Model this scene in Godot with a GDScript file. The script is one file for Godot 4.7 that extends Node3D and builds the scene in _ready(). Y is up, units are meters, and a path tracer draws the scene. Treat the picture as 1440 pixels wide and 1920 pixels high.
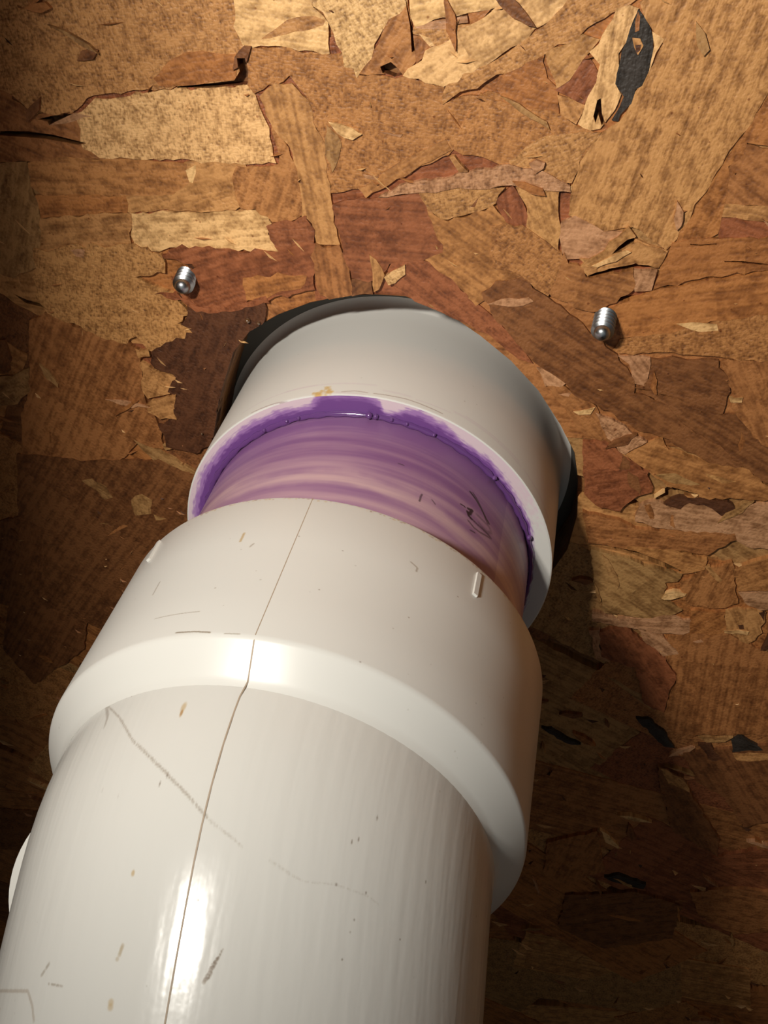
extends Node3D
# A PVC drain stack under a bathroom: closet flange, primed pipe and elbow against the underside of an OSB subfloor.
# Plans are in millimetres from the pipe's axis at the underside of the OSB; mm() turns them into metres.

const CEIL := 2.3            # height of the underside of the OSB above the floor
const FOCAL := 1950.07       # in pixels of the 1440 x 1920 frame
const CAM := Vector3(0.0, -241.207, 191.026)
const HUB_LOW := -30.0       # lower end of the flange's socket
const R_PIPE := 44.45
const R_FLANGE := 50.7
const FIT_TOP := -73.66      # upper end of the elbow's socket
const R_SOCKET := 51.2
const R_BODY := 45.52
const SOCKET_LEN := 42.8
const SHOULDER := 6.1

var view := Basis.from_euler(Vector3(0.878652, -0.008733, 0.297199))
var rng := RandomNumberGenerator.new()
var hole := PackedVector2Array()      # outline of the cut in the board, x and z in mm
var slits: Array[PackedVector2Array] = []
var grain_tex: Array = []
var wood := {}
var waver := FastNoiseLite.new()

# ------------------------------------------------------------------ helpers
func mm(p: Vector3) -> Vector3:
	return p * 0.001 + Vector3(0, CEIL, 0)

func ray_dir(px: float, py: float) -> Vector3:
	return view * Vector3((px - 720.0) / FOCAL, -(py - 960.0) / FOCAL, -1.0)

func on_ceiling(px: float, py: float, y := 0.0) -> Vector3:
	var d := ray_dir(px, py)
	return CAM + d * ((y - CAM.y) / d.y)

# the angle round the axis and the height where a picture point meets a cylinder of radius r, tilted by tb about (0, y0, 0)
func on_cylinder(px: float, py: float, r: float, tb := Basis(), y0 := 0.0) -> Vector2:
	var o := Vector3(0, y0, 0)
	var c := tb.transposed() * (CAM - o) + o
	var d := tb.transposed() * ray_dir(px, py)
	var a := d.x * d.x + d.z * d.z
	var b := c.x * d.x + c.z * d.z
	var k := c.x * c.x + c.z * c.z - r * r
	var t := (-b - sqrt(maxf(b * b - a * k, 0.0))) / a
	var p := c + d * t
	return Vector2(atan2(p.x, p.z), p.y)

func tilt(tx: float, tz: float) -> Basis:
	return Basis(Vector3.RIGHT, tx) * Basis(Vector3.BACK, tz)

func thing(called: String, label: String, category: String, at: Vector3, group := "") -> Node3D:
	var o := Node3D.new()
	o.name = called
	add_child(o, true)
	o.position = at
	tag(o, label, category, group)
	return o

func tag(o: Node, label: String, category: String, group := "") -> void:
	o.set_meta("label", label)
	o.set_meta("category", category)
	if group:
		o.set_meta("group", group)

func part(called: String, mesh: Mesh, m: Material, parent: Node, at := Vector3.ZERO) -> MeshInstance3D:
	var o := MeshInstance3D.new()
	o.name = called
	o.mesh = mesh
	o.material_override = m
	o.cast_shadow = GeometryInstance3D.SHADOW_CASTING_SETTING_ON
	parent.add_child(o, true)
	o.position = at
	return o

func structure(called: String, mesh: Mesh, m: Material, at := Vector3.ZERO) -> MeshInstance3D:
	var o := part(called, mesh, m, self, at)
	o.set_meta("kind", "structure")
	return o

func mat(c: Color, rough := 0.6, metal := 0.0) -> StandardMaterial3D:
	var m := StandardMaterial3D.new()
	m.albedo_color = c
	m.roughness = rough
	m.metallic = metal
	return m

func rgb(r: float, g: float, b: float) -> Color:
	return Color(r / 255.0, g / 255.0, b / 255.0)

func begin() -> SurfaceTool:
	var st := SurfaceTool.new()
	st.begin(Mesh.PRIMITIVE_TRIANGLES)
	return st

func quad(st: SurfaceTool, p: Array, n: Array, uv: Array) -> void:
	for t in [[0, 1, 2], [0, 2, 3]]:
		var g: Vector3 = (p[t[1]] - p[t[0]]).cross(p[t[2]] - p[t[0]])
		if g.dot(n[t[0]] + n[t[1]] + n[t[2]]) > 0.0:      # front faces run clockwise
			t = [t[0], t[2], t[1]]
		for k in t:
			st.set_normal(n[k])
			st.set_uv(uv[k])
			st.add_vertex(p[k])

func facet(st: SurfaceTool, p: Array, n: Vector3, uv: Array) -> void:
	var t := [0, 1, 2]
	if (p[1] - p[0]).cross(p[2] - p[0]).dot(n) > 0.0:
		t = [0, 2, 1]
	for k in t:
		st.set_normal(n)
		st.set_uv(uv[k])
		st.add_vertex(p[k])

# a profile of Vector2(radius, height) in mm turned round the vertical; sharp corners stay sharp, gentle ones are smoothed
func lathe(profile: Array, steps := 128, v_from := 0.0, v_len := 1.0, radial_v := false) -> ArrayMesh:
	var st := begin()
	lathe_into(st, profile, steps, v_from, v_len, radial_v)
	return st.commit()

func lathe_into(st: SurfaceTool, profile: Array, steps: int, v_from: float, v_len: float, radial_v := false, centre := Vector3.ZERO) -> void:
	var seg: Array = []
	for i in profile.size() - 1:
		var d: Vector2 = profile[i + 1] - profile[i]
		seg.append(Vector2(-d.y, d.x).normalized())
	for i in profile.size() - 1:
		var na: Vector2 = seg[i]
		var nb: Vector2 = seg[i]
		if i > 0 and seg[i].dot(seg[i - 1]) > 0.75:
			na = (seg[i] + seg[i - 1]).normalized()
		if i < seg.size() - 1 and seg[i].dot(seg[i + 1]) > 0.75:
			nb = (seg[i] + seg[i + 1]).normalized()
		var pa: Vector2 = profile[i]
		var pb: Vector2 = profile[i + 1]
		var va := ((pa.x if radial_v else pa.y) - v_from) / v_len
		var vb := ((pb.x if radial_v else pb.y) - v_from) / v_len
		for k in steps:
			var a0 := TAU * k / steps - PI
			var a1 := TAU * (k + 1) / steps - PI
			var d0 := Vector3(sin(a0), 0, cos(a0))
			var d1 := Vector3(sin(a1), 0, cos(a1))
			var up := Vector3.UP
			var u0 := float(k) / steps
			var u1 := float(k + 1) / steps
			quad(st, [(centre + d0 * pa.x + up * pa.y) * 0.001, (centre + d1 * pa.x + up * pa.y) * 0.001, (centre + d1 * pb.x + up * pb.y) * 0.001, (centre + d0 * pb.x + up * pb.y) * 0.001],
				[d0 * na.x + up * na.y, d1 * na.x + up * na.y, d1 * nb.x + up * nb.y, d0 * nb.x + up * nb.y],
				[Vector2(u0, va), Vector2(u1, va), Vector2(u1, vb), Vector2(u0, vb)])

func box(st: SurfaceTool, lo: Vector3, hi: Vector3) -> void:
	var c := BoxMesh.new()
	c.size = hi - lo
	st.append_from(c, 0, Transform3D(Basis(), (lo + hi) * 0.5))

func tube_into(st: SurfaceTool, a: Vector3, b: Vector3, ra: float, rb: float, sides := 16, caps := true) -> void:
	var d := (b - a).normalized()
	var e := d.cross(Vector3.UP if absf(d.y) < 0.9 else Vector3.RIGHT).normalized()
	var f := d.cross(e)
	for k in sides:
		var n0 := e * cos(TAU * k / sides) + f * sin(TAU * k / sides)
		var n1 := e * cos(TAU * (k + 1) / sides) + f * sin(TAU * (k + 1) / sides)
		quad(st, [a + n0 * ra, a + n1 * ra, b + n1 * rb, b + n0 * rb], [n0, n1, n1, n0], [Vector2.ZERO, Vector2.ZERO, Vector2.ZERO, Vector2.ZERO])
		if caps:
			for cap in [[a, ra, -d], [b, rb, d]]:
				facet(st, [cap[0], cap[0] + n0 * cap[1], cap[0] + n1 * cap[1]], cap[2], [Vector2.ZERO, Vector2.ZERO, Vector2.ZERO])

# ------------------------------------------------------------------ pictures computed for materials
func blank(w: int, h: int, c: Color) -> Image:
	var im := Image.create(w, h, false, Image.FORMAT_RGB8)
	im.fill(c)
	return im

func dab(im: Image, at: Vector2, r: float, c: Color, strength: float) -> void:
	for y in range(int(at.y - r) - 1, int(at.y + r) + 2):
		for x in range(int(at.x - r) - 1, int(at.x + r) + 2):
			if y < 0 or y >= im.get_height():
				continue
			var xx := posmod(x, im.get_width())
			var k := clampf((r + 0.5 - Vector2(x, y).distance_to(at)) / maxf(1.0, r * 0.6), 0.0, 1.0) * strength
			if k > 0.0:
				im.set_pixel(xx, y, im.get_pixel(xx, y).lerp(c, k))

func stroke(im: Image, pts: Array, r: float, c: Color, strength: float, broken := 0.0) -> void:
	for i in pts.size() - 1:
		var a: Vector2 = pts[i]
		var b: Vector2 = pts[i + 1]
		var n := maxi(1, int(a.distance_to(b) / maxf(r * 0.9, 0.7)))
		for k in n:
			if broken > 0.0 and rng.randf() < broken:
				continue
			dab(im, a.lerp(b, float(k) / n) + Vector2(rng.randf_range(-0.3, 0.3), rng.randf_range(-0.3, 0.3)), r, c, strength)

func picture(im: Image) -> ImageTexture:
	return ImageTexture.create_from_image(im)

func make_grain() -> void:
	# three sheets of wood, tinted by each strand's own colour: smooth grain, rough torn fibre, streaked
	for kind in 3:
		var n := 512
		var fine := FastNoiseLite.new()
		fine.seed = 11 + kind
		fine.frequency = 0.10
		fine.fractal_octaves = 3
		var coarse := FastNoiseLite.new()
		coarse.seed = 31 + kind
		coarse.frequency = 0.012
		coarse.fractal_octaves = 2
		var a := fine.get_seamless_image(n, n, false, false, 0.15, true)
		var b := coarse.get_seamless_image(n, n, false, false, 0.15, true)
		var col := Image.create(n, n, false, Image.FORMAT_RGB8)
		var hgt := Image.create(n, n, false, Image.FORMAT_RGB8)
		for y in n:
			for x in n:
				var streak: float
				var speck: float = a.get_pixel(x, y).r
				var big: float = b.get_pixel((x * 2) % n, (y * 2) % n).r
				if kind == 0:
					streak = a.get_pixel((x / 6) % n, y).r * 0.6 + b.get_pixel((x / 8) % n, (y * 3) % n).r * 0.4
				elif kind == 1:
					streak = a.get_pixel((x / 2) % n, (y * 2) % n).r * 0.55 + a.get_pixel((x * 2) % n, (y / 2) % n).r * 0.45
				else:
					streak = b.get_pixel((x / 10) % n, (y * 4) % n).r * 0.75 + a.get_pixel((x / 5) % n, y).r * 0.25
				var v := 0.93 + (streak - 0.5) * (0.5 if kind != 2 else 0.62) + (speck - 0.5) * (0.2 if kind != 1 else 0.3) + (big - 0.5) * 0.3
				var dark := clampf((0.30 - speck) * 5.0, 0.0, 1.0) * (0.1 if kind != 1 else 0.2)
				v = clampf(v * (1.0 - dark), 0.1, 1.0)
				col.set_pixel(x, y, Color(v, pow(v, 1.18), pow(v, 1.42)))
				var h := clampf(0.5 + (streak - 0.5) * 0.7 + (speck - 0.5) * 0.6, 0.0, 1.0)
				hgt.set_pixel(x, y, Color(h, h, h))
		for k in (26 if kind == 1 else 16):
			var at := Vector2(rng.randf_range(4, n - 4), rng.randf_range(4, n - 4))
			dab(col, at, rng.randf_range(1.0, 3.2), Color(0.45, 0.28, 0.16), 0.5)
		hgt.bump_map_to_normal_map(2.2 if kind != 1 else 2.6)
		grain_tex.append([picture(col), picture(hgt)])

func wood_mat(c: Color, kind: int) -> StandardMaterial3D:
	var key := "%s%d" % [c.to_html(), kind]
	if not wood.has(key):
		var m := mat(c, 0.55)
		m.albedo_texture = grain_tex[kind][0]
		m.normal_enabled = true
		m.normal_texture = grain_tex[kind][1]
		m.normal_scale = 0.8
		wood[key] = m
	return wood[key]

# ------------------------------------------------------------------ the OSB
const TONES := {
	"L": [234, 185, 124], "T": [200, 144, 86], "O": [190, 130, 74], "B": [178, 117, 66], "R": [158, 93, 56],
	"D": [94, 56, 32], "K": [58, 50, 44], "P": [200, 146, 104], "G": [178, 132, 80], "U": [180, 116, 62], "E": [138, 87, 48]}

func tone(k: String, spread := 0.05) -> Color:
	var t: Array = TONES[k]
	var f := 1.0 + rng.randf_range(-spread, spread)
	var g := 1.0 + rng.randf_range(-spread, spread) * 0.4
	return rgb(minf(t[0] * f, 255), minf(t[1] * f * g, 255), minf(t[2] * f * g, 255))

# one flake of wood: an outline in mm on the board's face, h mm proud of it, with ragged edges and its own grain
func strand_mesh(outline: PackedVector2Array, h: float, jag: float, along: float, st: SurfaceTool) -> bool:
	var rough := PackedVector2Array()
	for i in outline.size():
		var a := outline[i]
		var b := outline[(i + 1) % outline.size()]
		var n := clampi(int(a.distance_to(b) / 1.7), 1, 30)
		var side := (b - a).orthogonal().normalized()
		for k in n:
			var p := a.lerp(b, float(k) / n)
			var sway := Vector2(waver.get_noise_2d(p.x, p.y), waver.get_noise_2d(p.x + 500, p.y)) * 0.5
			rough.append(p + sway + side * rng.randf_range(-jag, jag) * 0.8 + Vector2(rng.randf_range(-0.1, 0.1), rng.randf_range(-0.1, 0.1)))
	var pieces: Array[PackedVector2Array] = [rough]
	for cut in [hole] + slits:
		var next: Array[PackedVector2Array] = []
		for p in pieces:
			var got := Geometry2D.clip_polygons(p, cut)
			if got.any(func(q): return Geometry2D.is_polygon_clockwise(q)):
				# the cut lies inside the flake: halve the flake through it first, so that no outline has an island
				var x := 0.0
				for v in cut:
					x += v.x / cut.size()
				got = []
				for side in [[-5000.0, x], [x, 5000.0]]:
					var part_ := PackedVector2Array([Vector2(side[0], -5000), Vector2(side[1], -5000), Vector2(side[1], 5000), Vector2(side[0], 5000)])
					for q in Geometry2D.intersect_polygons(p, part_):
						got.append_array(Geometry2D.clip_polygons(q, cut))
			for q in got:
				if q.size() >= 3 and not Geometry2D.is_polygon_clockwise(q):
					next.append(q)
		pieces = next
	var axis := Vector2(cos(along), sin(along))
	var shift := Vector2(rng.randf(), rng.randf())
	var lean := Vector2(rng.randf_range(-1, 1), rng.randf_range(-1, 1)) * 0.0025
	var mid := outline[0]
	var made := false
	for poly in pieces:
		var tri := Geometry2D.triangulate_polygon(poly)
		if tri.is_empty():
			continue
		made = true
		var nn := Vector3(-lean.x, -1, -lean.y).normalized()
		for k in range(0, tri.size(), 3):
			var pts: Array = []
			var uvs: Array = []
			for j in 3:
				var p := poly[tri[k + j]]
				pts.append(mm(Vector3(p.x, -h - (p - mid).dot(lean), p.y)))
				uvs.append(Vector2(p.dot(axis), p.dot(axis.orthogonal())) / 64.0 + shift)
			facet(st, pts, nn, uvs)
		var turn := -1.0 if Geometry2D.is_polygon_clockwise(poly) else 1.0
		for k in poly.size():
			var p := poly[k]
			var q := poly[(k + 1) % poly.size()]
			var e := q - p
			if e.length() < 0.01:
				continue
			var n := Vector3(e.y, 0, -e.x).normalized() * turn
			var uv := Vector2(p.dot(axis), p.dot(axis.orthogonal())) / 64.0 + shift
			var uw := Vector2(q.dot(axis), q.dot(axis.orthogonal())) / 64.0 + shift
			quad(st, [mm(Vector3(p.x, -h - (p - mid).dot(lean), p.y)), mm(Vector3(q.x, -h - (q - mid).dot(lean), q.y)), mm(Vector3(q.x, 3.4, q.y)), mm(Vector3(p.x, 3.4, p.y))], [n, n, n, n], [uv, uw, uw, uv])
	return made

func long_axis(p: PackedVector2Array) -> float:
	var c := Vector2.ZERO
	for v in p:
		c += v
	c /= p.size()
	var xx := 0.0
	var yy := 0.0
	var xy := 0.0
	for v in p:
		var d := v - c
		xx += d.x * d.x
		yy += d.y * d.y
		xy += d.x * d.y
	return 0.5 * atan2(2.0 * xy, xx - yy)

var layer := 0.35
func outline_of(flat: Array, ox: float, oy: float, s: float) -> PackedVector2Array:
	var out := PackedVector2Array()
	for i in range(0, flat.size(), 2):
		var p := on_ceiling(ox + flat[i] / s, oy + flat[i + 1] / s)
		out.append(Vector2(p.x, p.z))
	return out

# rows of [tone, sheet of grain, raggedness in mm, picture outline, extra height in mm]
func trace(board: Node3D, ox: float, oy: float, s: float, rows: Array) -> void:
	for r in rows:
		var o := outline_of(r[3], ox, oy, s)
		var st := begin()
		layer += 0.0065
		var extra: float = r[4] if r.size() > 4 else 0.0
		if strand_mesh(o, layer + extra, r[2], long_axis(o) + rng.randf_range(-0.08, 0.08), st):
			part("strand", st.commit(), wood_mat(tone(r[0], 0.03), r[1]), board)

func cut(ox: float, oy: float, s: float, flat: Array) -> void:
	slits.append(outline_of(flat, ox, oy, s))

func make_hole() -> void:
	var far: Array = []
	for px in [[404, 800], [410, 760], [418, 720], [440, 660], [470, 620], [520, 590], [580, 568], [640, 556], [700, 551], [760, 557], [830, 584], [860, 600], [900, 627], [960, 677], [1010, 732], [1052, 795], [1078, 850], [1084, 900]]:
		var p := on_ceiling(px[0], px[1])
		far.append(Vector2(p.x, p.z))
	var last: Vector2 = far[-1]
	var first: Vector2 = far[0]
	var a := atan2(last.x, last.y)
	var b := atan2(first.x, first.y)
	var out := PackedVector2Array(far)
	for k in range(1, 16):
		var t := k / 16.0
		var ang := a + (TAU - (a - b)) * t if a < b else a - (a - b) * t
		if a > b:
			ang = a + (TAU - (a - b)) * t
		var r := lerpf(last.length(), first.length(), t) + 2.6 * sin(PI * t)
		out.append(Vector2(sin(ang), cos(ang)) * r)
	for i in out.size():
		hole.append(out[i] + Vector2(rng.randf_range(-0.25, 0.25), rng.randf_range(-0.25, 0.25)))

func make_board() -> Node3D:
	# the panel itself: a slab with the cut in it, whose lower face lies 3 mm behind the flakes
	var st := begin()
	var lo := 3.0
	var hi := 18.0
	var wide := 1700.0
	for i in hole.size():
		var p := hole[i]
		var q := hole[(i + 1) % hole.size()]
		var op := p.normalized()
		op *= wide / maxf(absf(op.x), absf(op.y))
		var oq := q.normalized()
		oq *= wide / maxf(absf(oq.x), absf(oq.y))
		var corner := op
		if absf(absf(op.x) - absf(oq.x)) > 0.1 and absf(absf(op.y) - absf(oq.y)) > 0.1:
			corner = Vector2(wide * signf(op.x + oq.x), wide * signf(op.y + oq.y))
		for face in [[lo, Vector3.DOWN], [hi, Vector3.UP]]:
			var y: float = face[0]
			for t in [[p, q, oq], [p, oq, corner], [p, corner, op]]:
				if t[1] == t[2] or (t[0] - t[1]).cross(t[0] - t[2]) == 0.0:
					continue
				facet(st, [mm(Vector3(t[0].x, y, t[0].y)), mm(Vector3(t[1].x, y, t[1].y)), mm(Vector3(t[2].x, y, t[2].y))], face[1], [t[0] / 64.0, t[1] / 64.0, t[2] / 64.0])
		var e := q - p
		var n := Vector3(-e.y, 0, e.x).normalized()
		if n.dot(Vector3(p.x, 0, p.y)) > 0:
			n = -n
		quad(st, [mm(Vector3(p.x, 0, p.y)), mm(Vector3(q.x, 0, q.y)), mm(Vector3(q.x, hi, q.y)), mm(Vector3(p.x, hi, p.y))], [n, n, n, n], [Vector2(p.angle(), 0), Vector2(q.angle(), 0), Vector2(q.angle(), 0.3), Vector2(p.angle(), 0.3)])
	var base := structure("ceiling", st.commit(), wood_mat(rgb(140, 94, 52), 2))
	base.set_meta("label", "oriented strand board subfloor seen from below with a round cut for the drain")
	return base

func filler(board: Node3D) -> void:
	# the flakes that lie between and behind the ones singled out below
	var rest := begin()
	var any := false
	for row in 24:
		for colm in 7:
			var c := Vector2(-170 + colm * 74.0 + (37.0 if row % 2 == 1 else 0.0), 180 - row * 29.5) + Vector2(rng.randf_range(-9, 9), rng.randf_range(-6, 6))
			var ang := rng.randf_range(-0.5, 0.5)
			var ln := rng.randf_range(44, 58)
			var w := rng.randf_range(15, 23)
			var ax := Vector2(cos(ang), sin(ang))
			var ay := ax.orthogonal()
			var o := PackedVector2Array([c - ax * ln - ay * w * rng.randf_range(0.8, 1.1), c + ax * ln * rng.randf_range(0.9, 1.1) - ay * w, c + ax * (ln + rng.randf_range(-6, 8)) + ay * w, c - ax * ln * rng.randf_range(0.9, 1.1) + ay * w])
			var k: String = ["B", "O", "B", "U", "E", "T", "R", "G"][rng.randi() % 8]
			var v := view.transposed() * (Vector3(c.x, 0, c.y) - CAM)
			var sx := 720 + v.x / -v.z * FOCAL
			var sy := 960 - v.y / -v.z * FOCAL
			var seen := v.z < 0 and sx > -260 and sx < 1700 and sy > -260 and sy < 2150
			if seen:
				var st := begin()
				if strand_mesh(o, -0.6 + rng.randf_range(0.0, 0.9), 0.35, ang, st):
					part("strand", st.commit(), wood_mat(tone(k, 0.0), rng.randi() % 3), board)
			else:
				any = strand_mesh(o, -0.6 + rng.randf_range(0.0, 0.9), 0.2, ang, rest) or any
	if any:
		var o := part("strand_field", rest.commit(), wood_mat(tone("O", 0.0), 0), board)
		o.set_meta("kind", "stuff")

func make_slits() -> void:
	# cracks and torn gaps that open between flakes
	cut(0, 0, 3, [1340, 320, 1385, 320, 1400, 400, 1394, 474, 1200, 492, 1000, 494, 1000, 484, 1180, 466, 1320, 450, 1350, 400])
	cut(0, 0, 3, [0, 735, 160, 735, 300, 755, 490, 803, 440, 812, 260, 778, 0, 758])
	cut(0, 0, 3, [215, 668, 300, 648, 415, 636, 360, 662, 280, 700, 270, 680])
	cut(480, 0, 3, [842, -30, 856, 40, 880, 150, 896, 285, 878, 292, 868, 140, 850, 45, 838, -30])
	cut(480, 0, 3, [700, 372, 760, 345, 800, 380, 830, 420, 780, 434, 715, 408])
	cut(960, 0, 3, [560, 1420, 600, 1375, 650, 1335, 690, 1325, 685, 1360, 620, 1400])
	cut(960, 440, 3, [545, 182, 680, 158, 770, 163, 825, 186, 700, 186, 560, 210, 450, 236, 430, 232])
	cut(960, 440, 3, [1190, 138, 1300, 140, 1440, 156, 1440, 164, 1300, 153, 1200, 148])
	cut(960, 440, 3, [1000, 43, 1060, 47, 1150, 40, 1150, 49, 1060, 56, 1005, 50])
	cut(960, 0, 3, [470, 690, 458, 650, 480, 560, 500, 548, 506, 630, 524, 690, 505, 702, 486, 640])
	cut(960, 880, 3, [560, 420, 700, 448, 860, 510, 960, 560, 950, 572, 840, 548, 680, 480])
	cut(960, 880, 3, [790, 150, 900, 88, 1050, 128, 1050, 146, 960, 130, 905, 145, 850, 158])
	cut(0, 440, 3, [70, 335, 150, 372, 260, 400, 250, 415, 140, 388])

func traced(board: Node3D) -> void:
	# ---- upper left
	trace(board, 0, 0, 3, [
		["T", 1, 0.4, [-90, -90, 1310, -90, 1335, 40, 1345, 150, 1390, 300, 1396, 474, 1000, 492, 520, 530, 410, 640, 200, 640, 60, 520, -90, 480]],
		["B", 0, 0.4, [-90, 380, 30, 390, 70, 560, 215, 640, 410, 640, 540, 690, 500, 810, 610, 880, 300, 905, -90, 912]],
		["L", 1, 0.5, [430, 640, 540, 560, 1000, 496, 1396, 478, 1440, 540, 1490, 640, 1515, 720, 1555, 912, 1440, 916, 1210, 907, 600, 885, 470, 840]],
		["G", 0, 0.3, [-90, 915, 160, 905, 170, 1040, 210, 1110, 235, 1225, 225, 1500, 60, 1560, -90, 1500]],
		["O", 0, 0.3, [160, 908, 420, 880, 700, 892, 1050, 915, 1070, 1030, 980, 1092, 700, 1104, 240, 1092, 172, 1042]],
		["T", 0, 0.3, [1040, 910, 1210, 900, 1390, 920, 1412, 990, 1380, 1040, 1345, 1100, 1355, 1160, 1290, 1184, 900, 1184, 720, 1194, 705, 1100, 980, 1090]],
		["U", 0, 0.3, [200, 1090, 720, 1100, 722, 1194, 500, 1200, 240, 1224]],
		["T", 0, 0.4, [235, 1225, 500, 1205, 740, 1196, 745, 1440, 760, 1520, 480, 1500, 225, 1500]],
		["L", 0, 0.5, [735, 1196, 1100, 1188, 1440, 1180, 1510, 1200, 1545, 1270, 1560, 1330, 1570, 1405, 1450, 1408, 1250, 1400, 1040, 1386, 900, 1402, 755, 1396]],
		["L", 0, 0.2, [1045, 945, 1105, 920, 1112, 975, 1085, 1028, 1060, 1020]],
		["P", 0, 0.2, [275, 702, 345, 655, 430, 636, 520, 645, 440, 668, 360, 690]],
		["U", 0, 0.3, [870, 440, 960, 330, 1100, 290, 1330, 300, 1336, 440, 1180, 462, 1000, 482, 890, 480]]])
	# ---- top middle
	trace(board, 480, 0, 3, [
		["O", 1, 0.6, [-60, 262, 170, 268, 370, 298, 490, 300, 570, 428, 700, 430, 830, 424, 1050, 490, 1062, 590, 1250, 520, 1520, 520, 1560, 760, 1440, 900, 1120, 850, 900, 945, 620, 1100, 580, 1060, 420, 1085, 390, 920, 340, 690, 280, 540, 190, 430, -60, 560]],
		["L", 0, 0.4, [-120, -90, 310, -90, 330, 30, 380, 80, 412, 120, 412, 300, 370, 300, 160, 265, -60, 262, -130, 150]],
		["T", 0, 0.3, [60, 180, 180, 110, 330, 80, 400, 110, 380, 135, 180, 190, 30, 215]],
		["O", 0, 0.4, [855, 20, 880, 130, 900, 290, 900, 345, 830, 424, 580, 420, 650, 330, 700, 200, 760, 110]],
		["L", 1, 0.5, [310, -90, 852, -90, 852, 42, 720, 158, 692, 205, 645, 330, 572, 430, 545, 390, 500, 372, 482, 300, 425, 195, 412, 110, 330, 25]],
		["B", 0, 0.3, [884, 190, 930, 200, 1003, 265, 905, 350, 890, 290]],
		["T", 1, 0.3, [888, 152, 1060, 150, 1205, 135, 1150, 190, 1003, 268, 930, 202, 884, 190]],
		["L", 0, 0.3, [855, -90, 1500, -90, 1380, 20, 1310, 44, 1200, 68, 1000, 112, 888, 150, 872, 90]],
		["P", 0, 0.2, [890, 152, 1000, 112, 1192, 90, 1200, 128, 1060, 158]],
		["U", 0, 0.3, [1200, 68, 1316, 42, 1270, 110, 1212, 142]],
		["L", 1, 0.2, [918, 190, 980, 205, 1010, 245, 985, 258, 945, 225]],
		["O", 0, 0.5, [-100, 935, 132, 916, 90, 690, 180, 830, 240, 1000, 268, 1212, 100, 1245, 0, 1180, -90, 1160, -130, 1000]],
		["T", 2, 0.4, [20, 540, 110, 470, 200, 470, 300, 560, 330, 680, 385, 800, 405, 1000, 430, 1160, 455, 1290, 472, 1370, 425, 1380, 340, 1372, 312, 1262, 280, 1212, 262, 1220, 232, 1110, 200, 860, 90, 690]],
		["G", 0, 0.3, [400, 695, 470, 760, 482, 850, 432, 965, 392, 880, 382, 780]],
		["L", 0, 0.25, [408, 676, 480, 690, 552, 712, 598, 758, 548, 784, 500, 765, 465, 735, 440, 715], 0.5],
		["O", 2, 0.4, [590, 1060, 720, 960, 900, 860, 1060, 780, 1100, 845, 900, 940, 760, 1030, 620, 1108]],
		["P", 0, 0.3, [700, 740, 830, 752, 820, 768, 760, 762]],
		["P", 0, 0.3, [600, 975, 690, 990, 680, 1004, 620, 994]]])
	# ---- diagonal flakes and the right of the top
	trace(board, 0, 0, 1, [
		["T", 1, 0.5, [832, 194, 880, 166, 960, 128, 1020, 98, 1090, 60, 1180, 8, 1240, -30, 1090, -30, 1020, 47, 960, 90, 900, 128, 834, 160]],
		["L", 2, 0.5, [756, 140, 813, 89, 880, 48, 960, -6, 1000, -30, 1100, -30, 1080, 0, 1020, 46, 960, 91, 900, 130, 831, 165, 800, 150]],
		["U", 0, 0.3, [955, 128, 1020, 97, 1028, 145, 1048, 165, 1051, 212, 1000, 206, 950, 195, 930, 160]],
		["O", 1, 0.4, [900, 175, 960, 195, 1040, 208, 1085, 232, 1120, 248, 1095, 290, 1060, 325, 1020, 340, 960, 320, 900, 290, 860, 250]],
		["T", 0, 0.3, [1022, 97, 1093, 62, 1124, 74, 1108, 96, 1070, 146, 1046, 166, 1032, 135]],
		["R", 0, 0.3, [1103, 102, 1122, 135, 1097, 194, 1066, 180, 1043, 170, 1070, 146]],
		["T", 0, 0.3, [1048, 178, 1067, 180, 1098, 195, 1082, 232, 1052, 214]]])
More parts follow.
